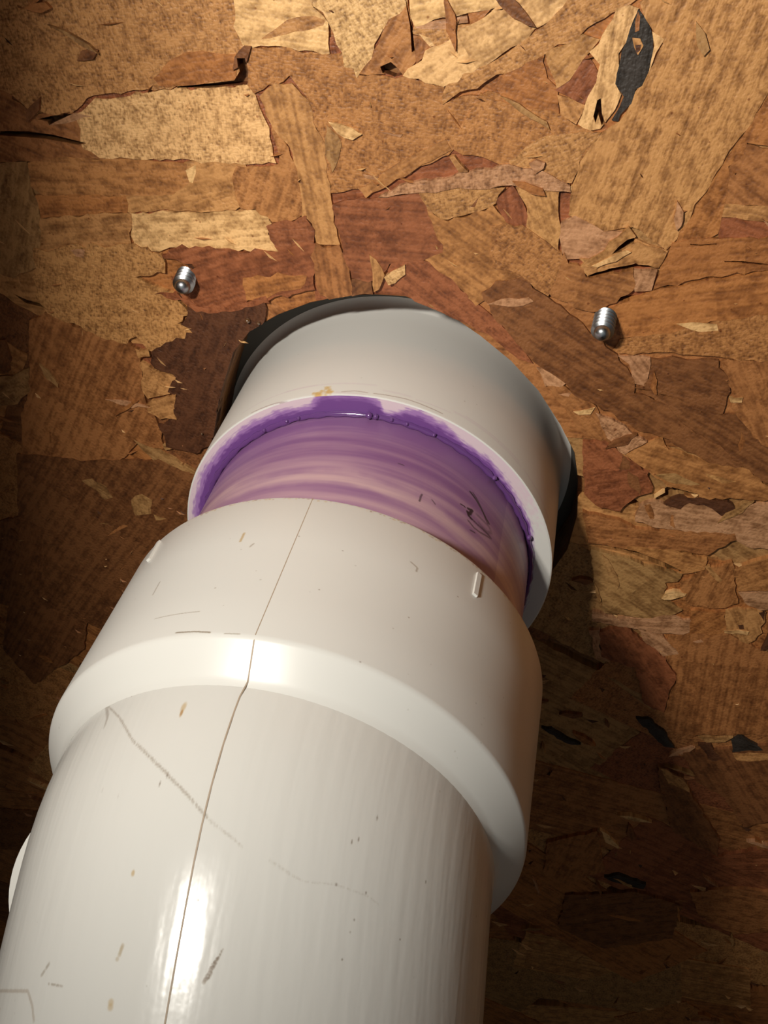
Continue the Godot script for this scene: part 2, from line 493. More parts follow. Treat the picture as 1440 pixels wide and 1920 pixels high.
	trace(board, 960, 0, 3, [
		["T", 0, 0.4, [720, 15, 860, -90, 1540, -90, 1540, 380, 1440, 520, 1400, 600, 1200, 880, 1105, 1040, 905, 1370, 860, 1402, 680, 1262, 520, 1302, 330, 1205, 335, 1040, 400, 850, 500, 740, 620, 682, 700, 500, 765, 415, 860, 240, 790, 165, 745, 100]],
		["U", 0, 0.3, [1500, 440, 1550, 400, 1550, 830, 1320, 800, 1290, 880, 1222, 935, 1205, 1140, 1182, 1212, 1162, 1310, 1000, 1372, 910, 1370, 1110, 1042, 1205, 880, 1405, 600, 1440, 530]],
		["B", 2, 0.3, [1310, 808, 1560, 852, 1560, 1175, 1190, 1142, 1212, 950, 1240, 900]],
		["T", 0, 0.3, [1188, 1140, 1400, 1155, 1560, 1178, 1560, 1262, 1440, 1250, 1178, 1212]],
		["R", 2, 0.4, [1180, 1210, 1440, 1250, 1560, 1264, 1560, 1500, 1400, 1480, 1160, 1440, 1160, 1316]],
		["L", 0, 0.25, [592, 55, 650, 30, 712, 42, 660, 150, 640, 240, 606, 300, 590, 480, 612, 520, 560, 655, 500, 712, 430, 722, 368, 692, 440, 520, 492, 362, 450, 292, 545, 150]],
		["K", 0, 0.35, [710, 42, 742, 100, 780, 150, 796, 250, 772, 400, 732, 470, 692, 500, 662, 580, 612, 640, 600, 680, 570, 676, 598, 600, 616, 540, 590, 470, 600, 350, 640, 240, 660, 150, 690, 80]],
		["T", 0, 0.1, [672, 210, 718, 214, 738, 250, 712, 300, 690, 262], 0.2],
		["D", 0, 0.1, [694, 250, 730, 246, 722, 276, 704, 290], 0.2],
		["L", 0, 0.2, [790, 165, 858, 222, 810, 290, 762, 412, 776, 330, 796, 250]],
		["B", 0, 0.2, [702, 60, 722, 90, 712, 170, 694, 180]],
		["T", 1, 0.4, [160, 760, 400, 732, 500, 742, 400, 850, 335, 1030, 200, 1000, 0, 960, -20, 900]],
		["T", 0, 0.3, [20, 1035, 262, 1024, 268, 1300, 262, 1460, 120, 1380, 78, 1340, 86, 1160, 40, 1080]],
		["L", 0, 0.2, [270, 1038, 334, 1040, 334, 1066, 276, 1072]],
		["R", 2, 0.3, [-90, 1120, 0, 1040, 42, 1082, 84, 1168, 80, 1330, 40, 1372, -40, 1290]],
		["P", 0, 0.4, [270, 1240, 360, 1200, 520, 1302, 640, 1290, 560, 1400, 440, 1460, 300, 1450, 262, 1330]],
		["T", 0, 0.5, [380, 1460, 520, 1400, 600, 1322, 655, 1258, 700, 1320, 640, 1385, 560, 1440, 480, 1500], 0.6],
		["L", 0, 0.2, [455, 1480, 560, 1425, 650, 1385, 670, 1400, 580, 1450, 480, 1495], 0.8],
		["T", 0, 0.3, [690, 1335, 868, 1402, 858, 1440, 815, 1502, 760, 1485, 690, 1450]]])
	# ---- middle, above the cut
	trace(board, 480, 320, 3, [
		["R", 2, 0.8, [-540, 462, -410, 420, 0, 445, 130, 450, 90, 385, 85, 300, 285, 250, 300, 350, 345, 420, 330, 660, 250, 690, 0, 720, -240, 790, -360, 780, -410, 690, -480, 600, -330, 540]],
		["R", 0, 0.5, [60, 300, 285, 252, 320, 330, 330, 400, 120, 420, 85, 380]],
		["U", 2, 0.6, [-60, 600, 120, 570, 300, 590, 260, 660, 100, 690, -60, 716]],
		["R", 2, 0.5, [432, 180, 600, 145, 720, 150, 920, 120, 960, 200, 1010, 330, 1052, 410, 1040, 450, 940, 490, 860, 500, 760, 520, 640, 620, 540, 600, 500, 470, 470, 330, 440, 210]],
		["B", 2, 0.6, [340, 410, 420, 425, 478, 408, 530, 520, 545, 690, 440, 720, 350, 690, 320, 480]],
		["E", 2, 0.4, [545, 600, 648, 585, 660, 690, 545, 700]],
		["R", 0, 0.5, [780, 500, 940, 490, 1040, 560, 1240, 740, 1320, 800, 1500, 980, 1560, 1080, 1480, 1050, 1320, 930, 1180, 850, 900, 740, 780, 640, 740, 560]],
		["T", 1, 0.5, [920, 118, 1120, 80, 1210, 92, 1385, 92, 1345, 170, 1200, 250, 1080, 265, 1040, 270, 950, 200]],
		["O", 2, 0.6, [925, 125, 960, 200, 1040, 272, 1200, 250, 1325, 185, 1440, 330, 1560, 520, 1530, 620, 1380, 640, 1250, 748, 1100, 630, 940, 492, 1052, 430, 1000, 320]],
		["P", 1, 0.4, [690, 142, 760, 100, 860, 60, 1100, 20, 1200, 0, 1420, -40, 1560, -20, 1760, 70, 1776, 100, 1600, 96, 1440, 78, 1230, 92, 1010, 104, 840, 128], 0.3],
		["L", 1, 0.3, [720, 590, 760, 560, 845, 520, 850, 575, 745, 636], 0.5],
		["T", 0, 0.3, [640, 470, 690, 490, 720, 580, 700, 670, 672, 680, 660, 560], 0.2],
		["T", 0, 0.2, [1095, -78, 1125, -85, 1195, 0, 1150, 2], 0.4],
		["E", 0, 0.3, [1210, 186, 1252, 140, 1232, 192], 0.0]])
	# ---- left of the cut
	trace(board, 0, 440, 3, [
		["E", 0, 0.4, [-90, 560, 40, 590, 70, 700, 60, 760, -90, 800]],
		["G", 0, 0.3, [-90, 795, 80, 790, 170, 740, 172, 880, 105, 950, -90, 965]],
		["B", 2, 0.5, [175, 480, 280, 430, 460, 520, 600, 560, 720, 600, 785, 640, 802, 740, 812, 900, 850, 980, 905, 1100, 925, 1205, 780, 1170, 700, 1240, 480, 1480, 130, 1480, 128, 1000, 168, 900]],
		["T", 1, 0.9, [200, 80, 480, 50, 760, 50, 905, 100, 935, 200, 762, 236, 900, 300, 985, 325, 1065, 435, 1000, 500, 1092, 540, 960, 622, 992, 672, 850, 642, 770, 560, 720, 602, 560, 560, 280, 432, 205, 360]],
		["D", 0, 1.0, [846, 642, 1000, 580, 1090, 545, 1020, 500, 1068, 430, 1000, 330, 1110, 420, 1300, 400, 1500, 370, 1480, 520, 1350, 640, 1240, 900, 1220, 1130, 1100, 1230, 950, 1180, 890, 1060, 1000, 1030, 985, 960, 1004, 890, 960, 880, 1004, 800, 860, 740]],
		["R", 0, 0.5, [880, 330, 1000, 320, 1110, 400, 1280, 395, 1500, 330, 1520, 370, 1300, 430, 1100, 430, 1020, 360]],
		["T", 0, 0.3, [768, 642, 838, 640, 850, 680, 782, 684]],
		["T", 0, 0.6, [800, 700, 860, 742, 1004, 800, 958, 880, 832, 918, 800, 850]],
		["T", 0, 0.6, [828, 940, 1002, 888, 980, 960, 1002, 1030, 905, 1022, 840, 992]],
		["G", 0, 0.3, [758, 1150, 900, 1208, 1050, 1290, 1115, 1332, 1062, 1362, 960, 1322, 850, 1242]],
		["G", 0, 0.2, [920, 1172, 992, 1190, 930, 1202]],
		["P", 0, 0.2, [405, 80, 480, 75, 482, 130, 440, 118]]])
	trace(board, 0, 880, 3, [
		["E", 2, 0.4, [100, -100, 480, -60, 900, -60, 1100, 20, 1200, 200, 900, 500, 600, 900, 120, 700]],
		["G", 0, 0.4, [468, 60, 520, 38, 600, 90, 642, 150, 600, 162, 530, 100]],
		["G", 0, 0.4, [120, 150, 158, 130, 170, 88, 196, 150, 180, 172, 130, 172]],
		["G", 0, 0.4, [738, 160, 800, 130, 862, 160, 852, 330, 800, 282, 760, 240]],
		["G", 0, 0.2, [515, 300, 632, 298, 560, 322]],
		["G", 0, 0.2, [868, 240, 942, 268, 880, 272]],
		["B", 0, 0.5, [540, 420, 700, 300, 850, 332, 905, 392, 820, 482, 700, 640, 560, 560]],
		["E", 0, 0.4, [-90, 300, 120, 260, 260, 330, 240, 620, 60, 760, -90, 720]],
		["E", 2, 0.4, [60, 700, 300, 600, 520, 700, 480, 1000, 200, 1200, 20, 1000]]])
	# ---- right of the cut
	trace(board, 960, 440, 3, [
		["O", 1, 0.6, [-120, -60, 60, -60, 290, 90, 262, 200, 210, 330, 100, 262, 0, 190, -100, 180]],
		["U", 2, 0.5, [858, 110, 900, 40, 1000, 15, 1560, 10, 1560, 185, 1050, 232, 800, 302, 830, 180]],
		["B", 2, 0.8, [190, 310, 250, 190, 285, 95, 330, 150, 420, 222, 685, 190, 690, 310, 545, 382, 452, 432, 350, 402]],
		["T", 0, 0.5, [370, 172, 540, 92, 705, 30, 872, 92, 822, 186, 700, 160, 560, 180, 430, 222]],
		["P", 0, 0.3, [690, 190, 822, 190, 792, 302, 690, 312]],
		["U", 2, 0.5, [530, 402, 800, 310, 1050, 250, 1560, 180, 1560, 425, 1250, 462, 1000, 502, 900, 542, 620, 572, 592, 470]],
		["O", 1, 0.5, [615, 580, 700, 550, 1000, 508, 1380, 440, 1560, 420, 1560, 720, 1240, 692, 1000, 662, 850, 652, 600, 662, 568, 642]],
		["P", 0, 0.3, [598, 668, 780, 680, 762, 832, 690, 822, 650, 722]],
		["E", 0, 0.5, [778, 690, 940, 688, 1160, 700, 1225, 832, 1180, 1005, 1100, 1005, 900, 905, 700, 852, 765, 800]],
		["B", 0, 0.5, [1170, 695, 1560, 700, 1560, 1260, 1400, 1165, 1240, 965, 1225, 832]],  # this flake and the next: tone lowered to stand in for the lamp's falloff
		["E", 2, 0.5, [690, 850, 900, 900, 1130, 1002, 1300, 1000, 1440, 1180, 1560, 1280, 1560, 1480, 1300, 1302, 1150, 1202, 1000, 1082, 860, 960]],
		["O", 2, 0.6, [630, 1230, 760, 1150, 850, 1128, 880, 1200, 1100, 1272, 1300, 1300, 1560, 1480, 1000, 1470, 780, 1340]],
		["E", 2, 0.5, [-165, 315, -90, 255, 60, 240, 300, 420, 450, 540, 562, 640, 690, 800, 692, 880, 870, 950, 1000, 1080, 1200, 1200, 1300, 1300, 1100, 1270, 850, 1130, 700, 1080, 480, 950, 330, 880, 300, 820, 150, 730, 0, 570, -120, 420]],
		["R", 0, 0.5, [395, 1150, 520, 1148, 640, 1230, 700, 1282, 780, 1370, 790, 1440, 700, 1460, 420, 1450]],
		["B", 0, 0.4, [140, 760, 300, 850, 340, 880, 480, 950, 500, 1060, 560, 1160, 640, 1232, 520, 1152, 380, 1090, 280, 950]],
		["P", 0, 0.4, [140, 738, 195, 750, 304, 822, 272, 852, 190, 842]],
		["P", 0, 0.2, [268, 890, 330, 872, 322, 902]],
		["L", 0, 0.3, [348, 980, 472, 958, 440, 992, 370, 1002], 0.3],
		["P", 1, 0.6, [478, 980, 560, 1030, 660, 1090, 764, 1152, 700, 1190, 640, 1226, 560, 1162, 500, 1062], 0.2],
		["L", 0, 0.3, [1215, 905, 1300, 902, 1292, 922, 1220, 924], 0.3],
		["G", 0, 0.4, [800, 1340, 920, 1325, 1060, 1390, 1000, 1400, 880, 1372]],
		["T", 0, 0.3, [1080, 1330, 1180, 1345, 1260, 1380, 1180, 1385]],
		["L", 0, 0.2, [385, 795, 500, 750, 520, 760, 400, 812], -0.4]])
	trace(board, 960, 880, 3, [  # a few browns here are deepened to carry the fading light in their colour
		["R", 0, 0.5, [398, -20, 775, -10, 750, 80, 690, 140, 600, 225, 490, 205, 420, 130]],
		["B", 0, 0.5, [398, 225, 600, 272, 700, 322, 900, 332, 1252, 350, 1262, 380, 1100, 470, 900, 432, 640, 432, 430, 402]],
		["P", 0, 0.6, [706, 222, 760, 170, 862, 172, 900, 212, 1000, 172, 1150, 192, 1240, 262, 1330, 190, 1560, 165, 1560, 440, 1350, 432, 1262, 382, 1060, 352, 880, 322, 700, 282]],
		["D", 0, 0.5, [860, 180, 900, 150, 1060, 140, 1240, 180, 1262, 240, 1180, 252, 1080, 190, 1000, 175, 942, 216]],
		["B", 0, 0.2, [745, 190, 775, 185, 800, 268, 775, 268]],
		["B", 0, 0.2, [888, 300, 900, 240, 916, 250, 912, 318]],
		["O", 0, 0.4, [636, 420, 900, 438, 1102, 500, 1082, 552, 950, 572, 800, 512, 660, 450]],
		["G", 2, 0.5, [448, 430, 600, 470, 780, 540, 962, 572, 930, 622, 870, 622, 850, 722, 962, 782, 800, 832, 600, 802, 520, 792, 450, 562]],
		["B", 0, 0.4, [945, 622, 1080, 552, 1242, 508, 1272, 740, 1200, 762, 1000, 752, 960, 702]],
		["T", 0, 0.2, [1080, 535, 1110, 530, 1185, 610, 1160, 628]],
		["O", 0, 0.4, [1248, 542, 1560, 450, 1560, 660, 1272, 672]],
		["P", 0, 0.4, [1276, 682, 1560, 668, 1560, 790, 1400, 772, 1300, 740]],
		["U", 0, 0.4, [998, 782, 1200, 790, 1202, 900, 1040, 942, 1000, 902]],
		["B", 2, 0.5, [878, 920, 1200, 908, 1400, 1002, 1560, 990, 1560, 1480, 900, 1480, 860, 1352, 930, 1142, 860, 1032]],
		["T", 0, 0.5, [1198, 790, 1262, 768, 1422, 790, 1402, 900, 1322, 992, 1200, 882]],
		["D", 0, 0.2, [1270, 860, 1300, 858, 1300, 880, 1275, 884], 0.05],
		["D", 0, 0.3, [1385, 790, 1420, 782, 1410, 840]],
		["D", 0, 0.3, [1395, 1000, 1440, 920, 1500, 940, 1440, 1010]],
		["P", 0, 0.5, [455, 788, 600, 830, 850, 808, 1002, 830, 1002, 905, 850, 912, 720, 882, 560, 862, 450, 842]],
		["P", 0, 0.5, [696, 880, 850, 920, 932, 1020, 850, 1032, 760, 962]],
		["R", 0, 0.5, [488, 900, 640, 868, 750, 960, 862, 1042, 922, 1142, 850, 1352, 740, 1302, 700, 1102, 500, 1042]],
		["P", 0, 0.3, [438, 888, 500, 890, 484, 980, 545, 1072, 480, 1052, 450, 960]],
		["L", 0, 0.3, [838, 712, 860, 682, 905, 668, 982, 685, 970, 700, 858, 720], 0.3],
		["L", 0, 0.2, [1195, 885, 1330, 894, 1320, 908, 1200, 902], 0.3],
		["P", 0, 0.2, [1020, 955, 1060, 940, 1070, 955, 1040, 962]],
		["L", 0, 0.3, [800, 145, 850, 112, 888, 105, 860, 135], 0.4]])
	trace(board, 960, 1340, 3, [  # browns taken a step darker, painting in the light's falloff at lower right
		["E", 2, 0.5, [960, 200, 1500, 150, 1540, 560, 1300, 620, 1180, 440, 1040, 360]],
		["E", 0, 0.5, [820, 270, 960, 340, 1010, 430, 1170, 700, 1150, 780, 900, 640, 840, 420]],
		["K", 0, 0.4, [700, 8, 770, 8, 850, 80, 915, 165, 860, 165, 790, 100]],
		["K", 0, 0.4, [165, 60, 222, 66, 384, 152, 330, 156]],
		["D", 0, 0.4, [1048, 150, 1110, 148, 1175, 232, 1120, 246]],
		["K", 0, 0.4, [1228, 130, 1285, 104, 1410, 182, 1240, 194]],
		["T", 0, 0.3, [1240, 202, 1520, 198, 1520, 242, 1262, 242]],
		["G", 0, 0.3, [1050, 112, 1236, 112, 1200, 136, 1090, 140]],
		["T", 0, 0.4, [830, 282, 962, 342, 1000, 420, 884, 372]],
		["K", 0, 0.4, [518, 900, 600, 886, 752, 940, 742, 968, 600, 934]],
		["R", 2, 0.5, [1120, 790, 1400, 740, 1560, 760, 1560, 880, 1300, 860, 1180, 830]],
		["B", 0, 0.5, [1000, 980, 1300, 960, 1560, 1000, 1560, 1200, 1250, 1220, 1050, 1120]],
		["E", 0, 0.5, [300, 1000, 700, 980, 960, 1060, 900, 1240, 520, 1300, 260, 1180]],
		["B", 0, 0.5, [200, 700, 480, 640, 520, 860, 300, 940, 180, 880]]])

# torn fibres and slivers that stand proud of the flakes all over the board, too fine to tell apart
func slivers(board: Node3D) -> void:
	for set_ in [["L", 280], ["D", 90], ["B", 300]]:
		var st := begin()
		for k in set_[1]:
			var c := Vector2(rng.randf_range(-130, 240), rng.randf_range(-240, 165))
			if Geometry2D.is_point_in_polygon(c, hole) or c.length() < 60.0:
				continue
			var ang := rng.randf_range(-0.6, 0.6) + (PI / 2 if rng.randf() < 0.2 else 0.0)
			var ax := Vector2(cos(ang), sin(ang))
			var ay := ax.orthogonal()
			var ln := rng.randf_range(0.8, 4.5) * (0.6 if set_[0] == "D" else 1.0)
			var w := rng.randf_range(0.08, 0.3)
			var y := -rng.randf_range(1.15, 1.75)
			var tip := c + ax * ln + ay * rng.randf_range(-0.4, 0.4)
			var tail := c - ax * ln
			var n := Vector3(ay.x, -0.6, ay.y).normalized()
			var m := Vector3(-ay.x, -0.6, -ay.y).normalized()
			var a := mm(Vector3(tail.x, 0, tail.y))
			var b := mm(Vector3(tip.x, 0, tip.y))
			var low := mm(Vector3(c.x, y, c.y))
			var l := mm(Vector3(c.x + ay.x * w, 0, c.y + ay.y * w))
			var r := mm(Vector3(c.x - ay.x * w, 0, c.y - ay.y * w))
			var uv := [Vector2(k * 0.13, 0), Vector2(k * 0.13 + 0.1, 0), Vector2(k * 0.13, 0.02)]
			facet(st, [a, low, l], n, uv)
			facet(st, [b, low, l], n, uv)
			facet(st, [a, low, r], m, uv)
			facet(st, [b, low, r], m, uv)
		var o := part("fibres", st.commit(), wood_mat(tone(set_[0], 0.0), 0), board)
		o.set_meta("kind", "stuff")

# broken chips of wood pressed into the face, too many and too small to name
func chips(board: Node3D) -> void:
	for set_ in [["L", 12, 0], ["P", 26, 0], ["U", 46, 2], ["E", 40, 2], ["G", 34, 0]]:
		var st := begin()
		for k in set_[1]:
			var c := Vector2(rng.randf_range(-125, 230), rng.randf_range(-230, 160))
			if c.length() < 66.0:
				continue
			var ang := rng.randf_range(-1.2, 1.2)
			var ax := Vector2(cos(ang), sin(ang))
			var ay := ax.orthogonal()
			var ln := rng.randf_range(1.6, 7.0)
			var w := rng.randf_range(0.5, 1.7)
			var o := PackedVector2Array([c - ax * ln, c - ax * ln * 0.3 - ay * w, c + ax * ln * rng.randf_range(0.5, 0.9) - ay * w * rng.randf_range(0.5, 1.2), c + ax * ln, c + ax * ln * 0.2 + ay * w])
			strand_mesh(o, rng.randf_range(1.0, 1.65), 0.15, ang, st)
		var o := part("chips", st.commit(), wood_mat(tone(set_[0], 0.0), set_[2]), board)
		o.set_meta("kind", "stuff")

# ------------------------------------------------------------------ plumbing
func pvc_mat(tex: Texture2D = null, rough := 0.3) -> StandardMaterial3D:
	var m := mat(Color(1, 1, 1) if tex else rgb(219, 217, 211), rough)
	if tex:
		m.albedo_texture = tex
	return m

const PVC := Color(0.86, 0.852, 0.83)

func specks(im: Image, count: int) -> void:
	for k in count:
		dab(im, Vector2(rng.randf() * im.get_width(), rng.randf() * im.get_height()), rng.randf_range(0.5, 1.2), Color(0.5, 0.45, 0.4), rng.randf_range(0.1, 0.4))

func make_flange() -> void:
	var f := thing("closet_flange", "white PVC closet flange socket standing in the round cut of the strand board", "pipe flange", mm(Vector3.ZERO))
	# outside of the socket, its height running from -31 to +19 mm down the picture
	var w := 2048
	var h := 320
	var im := blank(w, h, PVC)
	var put := func(px: float, py: float) -> Vector2:
		var c := on_cylinder(px, py, R_FLANGE)
		return Vector2((c.x + PI) / TAU * w, (c.y + 31.0) / 50.0 * h)
	specks(im, 60)
	for k in 26:      # wiped purple and grey smears
		var a := rng.randf() * w
		var y := rng.randf_range(4, 60)
		stroke(im, [Vector2(a, y), Vector2(a + rng.randf_range(40, 160), y + rng.randf_range(-4, 4))], rng.randf_range(1.5, 4), Color(0.8, 0.72, 0.76), 0.12)
	for p in [[590, 741], [598, 738], [606, 734], [612, 728], [604, 742], [614, 737], [618, 735], [596, 743]]:
		for k in 9:
			dab(im, put.call(p[0] + rng.randf_range(-5, 5), p[1] + rng.randf_range(-4, 3)), rng.randf_range(1.5, 4.5), Color(0.80, 0.64, 0.36), 0.3)
	stroke(im, [put.call(640, 735), put.call(665, 733), put.call(690, 737)], 1.6, Color(0.68, 0.6, 0.58), 0.3)
	stroke(im, [put.call(470, 775), put.call(520, 755), put.call(570, 748)], 1.0, Color(0.6, 0.5, 0.5), 0.35)
	stroke(im, [put.call(700, 738), put.call(760, 748), put.call(830, 776)], 1.0, Color(0.6, 0.52, 0.48), 0.4)
	var prof: Array = [Vector2(R_FLANGE - 0.5, HUB_LOW), Vector2(R_FLANGE - 0.12, HUB_LOW + 0.15), Vector2(R_FLANGE, HUB_LOW + 0.6), Vector2(R_FLANGE, -10), Vector2(R_FLANGE, 8), Vector2(R_FLANGE, 15.0)]
	for k in range(1, 7):
		var a := k / 6.0 * PI / 2
		prof.append(Vector2(R_FLANGE + 2.6 * (1 - cos(a)), 15.0 + 2.6 * sin(a)))
	part("socket", lathe(prof, 160, -31.0, 50.0), pvc_mat(picture(im), 0.38), f)
	# the lower end of the socket, stained where primer was brushed on
	var ew := 2048
	var eh := 64
	var end := blank(ew, eh, PVC)
	var blot := FastNoiseLite.new()
	blot.seed = 5
	blot.frequency = 0.012
	var fray := FastNoiseLite.new()
	fray.seed = 8
	fray.frequency = 0.06
	for x in ew:
		var az := float(x) / ew * TAU - PI
		var key := [[-4.0, 0.6], [-0.9, 0.6], [-0.52, 0.55], [-0.46, 1.25], [-0.24, 1.3], [-0.17, 0.85], [-0.13, 0.4], [-0.05, 0.45], [0.03, 0.8], [0.2, 0.55], [0.5, 0.42], [0.95, 0.34], [1.05, 0.1], [4.0, 0.1]]
		var reach := 0.0
		var wob := az + blot.get_noise_1d(x * 3.0) * 0.03
		for k in key.size() - 1:
			if wob >= key[k][0] and wob < key[k + 1][0]:
				reach = lerpf(key[k][1], key[k + 1][1], (wob - key[k][0]) / (key[k + 1][0] - key[k][0]))
		reach += blot.get_noise_1d(x) * 0.2
		for y in eh:
			var t := float(y) / eh + fray.get_noise_2d(x * 0.6, y * 2.0) * 0.16
			var c := PVC.lerp(Color(0.86, 0.76, 0.80), 0.8 * (1.0 - smoothstep(0.7, 1.05, az + fray.get_noise_2d(x, y) * 0.2)))
			c = c.lerp(Color(0.64, 0.48, 0.70), 1.0 - smoothstep(reach - 0.12, reach + 0.14, t))
			c = c.lerp(Color(0.45, 0.28, 0.54), 1.0 - smoothstep(reach * 0.45, reach * 0.8, t))
			end.set_pixel(x, y, c)
	part("socket_end", lathe([Vector2(45.0, HUB_LOW + 0.5), Vector2(45.3, HUB_LOW + 0.05), Vector2(46.0, HUB_LOW), Vector2(R_FLANGE - 0.5, HUB_LOW)], 200, 45.0, R_FLANGE - 45.0, true), pvc_mat(picture(end), 0.42), f)
	part("bore", lathe([Vector2(45.0, HUB_LOW + 0.5), Vector2(44.9, 0), Vector2(44.9, 26)], 96), pvc_mat(), f)
	var plate := part("flange_plate", lathe([Vector2(44.9, 26), Vector2(88, 26), Vector2(90, 24), Vector2(90, 18.2), Vector2(R_FLANGE + 2.6, 17.7)], 128), mat(rgb(92, 90, 84), 0.5, 0.2), f)
	plate.set_meta("label", "dark grey flange ring above the board")

func make_pipe() -> void:
	var p := thing("drain_pipe", "short white drain pipe stained purple with primer between flange and elbow", "pipe", mm(Vector3.ZERO))
	var w := 2048
	var h := 512
	var top := -28.0
	var span := 50.0
	var im := Image.create(w, h, false, Image.FORMAT_RGB8)
	var sweep := FastNoiseLite.new()
	sweep.seed = 3
	sweep.frequency = 0.02
	sweep.fractal_octaves = 3
	var wash := FastNoiseLite.new()
	wash.seed = 9
	wash.frequency = 0.006
	var curve := [[0.0, 1.05], [5, 1.0], [9, 0.9], [14, 0.84], [19, 0.7], [22.5, 0.6], [24.5, 0.26], [27.5, 0.34], [29, 0.58], [34, 0.58], [38, 0.66], [42, 0.74], [46, 0.9], [60, 0.9]]
	var pale := Color(0.86, 0.74, 0.73)
	var dye := Color(0.53, 0.365, 0.555)
	for x in w:
		var az := float(x) / w * TAU - PI
		for y in h:
			var d := float(y) / h * span - 2.0
			var dd := d - 1.6 * sin(az * 1.7 + 0.4) + wash.get_noise_2d(x * 0.8, y * 0.2) * 3.0
			var v := 0.9
			for k in curve.size() - 1:
				if dd >= curve[k][0] and dd < curve[k + 1][0]:
					v = lerpf(curve[k][1], curve[k + 1][1], (dd - curve[k][0]) / (curve[k + 1][0] - curve[k][0]))
			if dd < 0:
				v = 1.05
			v += sweep.get_noise_2d(x * 0.08, y * 0.9) * 0.36 + sweep.get_noise_2d(x * 0.25 + 900, y * 3.0) * 0.10
			if az > 0.75:
				v -= 0.22
			im.set_pixel(x, y, pale.lerp(dye, clampf(v, 0.06, 1.0)))
	var put := func(px: float, py: float) -> Vector2:
		var c := on_cylinder(px, py, R_PIPE)
		return Vector2((c.x + PI) / TAU * w, (top - c.y) / span * h)
	var zoomed := func(a: Array) -> Array:      # points read off a crop that starts at (700, 820), enlarged 3.6 times
		var out := []
		for i in range(0, a.size(), 2):
			out.append(put.call(700 + a[i] / 3.6, 820 + a[i + 1] / 3.6))
		return out
	var ink := Color(0.16, 0.12, 0.15)
	stroke(im, zoomed.call([655, 368, 690, 415, 725, 475, 755, 535, 785, 590]), 3.4, ink, 0.7)
	stroke(im, zoomed.call([672, 372, 705, 425, 735, 490, 760, 560, 775, 590]), 2.2, ink, 0.4)
	stroke(im, zoomed.call([640, 480, 665, 490, 650, 515, 635, 500, 645, 530, 670, 560]), 4.2, ink, 0.85)
	stroke(im, zoomed.call([660, 545, 700, 585, 740, 620, 780, 660, 800, 690]), 4.5, ink, 0.35)
	stroke(im, zoomed.call([640, 560, 680, 610, 720, 640, 790, 680]), 3.6, ink, 0.3)
	stroke(im, zoomed.call([700, 520, 740, 560, 780, 600, 795, 640, 770, 640, 730, 600, 700, 560]), 5.5, ink, 0.16)
	stroke(im, zoomed.call([590, 450, 612, 462, 622, 475]), 2.4, ink, 0.6)
	stroke(im, zoomed.call([655, 625, 690, 645]), 2.6, ink, 0.4)
	stroke(im, zoomed.call([310, 430, 318, 400, 330, 380]), 2.0, ink, 0.35)
	stroke(im, zoomed.call([395, 420, 420, 455]), 2.0, ink, 0.25)
	stroke(im, zoomed.call([170, 175, 210, 190]), 2.0, ink, 0.3)
	part("pipe_wall", lathe([Vector2(R_PIPE, -108), Vector2(R_PIPE, top - span), Vector2(R_PIPE, -60), Vector2(R_PIPE, -40), Vector2(R_PIPE, top), Vector2(R_PIPE, 14), Vector2(R_PIPE - 5.5, 14), Vector2(R_PIPE - 5.5, -108), Vector2(R_PIPE, -108)], 160, top, -span), pvc_mat(picture(im), 0.36), p)
	# the wet bead of primer in the corner under the socket
	var st := begin()
	var ring := 240
	var prev: Array = []
	for k in ring + 1:
		var a := TAU * (k % ring) / ring - PI
		var r := 0.72 + 0.18 * sin(a * 23.0) * sin(a * 7.3) + 0.18 * sin(a * 61.0)
		var row: Array = []
		var out := Vector3(sin(a), 0, cos(a))
		for j in 9:
			var b := TAU * j / 8
			row.append([out * (45.1 + r * cos(b)) + Vector3.UP * (HUB_LOW - 0.3 + r * sin(b)), out * cos(b) + Vector3.UP * sin(b)])
		if k > 0:
			for j in 8:
				quad(st, [prev[j][0] * 0.001, row[j][0] * 0.001, row[j + 1][0] * 0.001, prev[j + 1][0] * 0.001], [prev[j][1], row[j][1], row[j + 1][1], prev[j + 1][1]], [Vector2.ZERO, Vector2.ZERO, Vector2.ZERO, Vector2.ZERO])
		prev = row
	var bead := mat(Color(0.40, 0.25, 0.48), 0.14)
	bead.clearcoat_enabled = true
	bead.clearcoat = 1.0
	bead.clearcoat_roughness = 0.1
	var o := part("primer_bead", st.commit(), bead, p)
	o.set_meta("label", "glossy dark purple bead of primer")
	for q in [[500, 803, 0.7], [540, 790, 0.6], [563, 782, 0.6], [694, 777, 1.1], [706, 779, 0.9], [735, 786, 0.7], [763, 795, 0.6], [810, 828, 0.6], [925, 897, 0.8], [992, 985, 0.9]]:
		var c := on_cylinder(q[0], q[1], 45.2)
		var s := SphereMesh.new()
		s.radius = q[2] * 0.0008
		s.height = q[2] * 0.0016
		s.radial_segments = 12
		s.rings = 6
		part("primer_drop", s, bead, p, Vector3(sin(c.x) * 45.6, HUB_LOW - 1.0, cos(c.x) * 45.6) * 0.001)

const FIT_TX := -0.0152
const FIT_TZ := -0.0104
const BEND_AZ := 2.78

func bend_angle(s: float) -> float:
	return minf(0.45 * smoothstep(-2.0, 15.0, s) + maxf(s, 0.0) * 0.0024 + maxf(s - 62.0, 0.0) * 0.009, PI / 2)

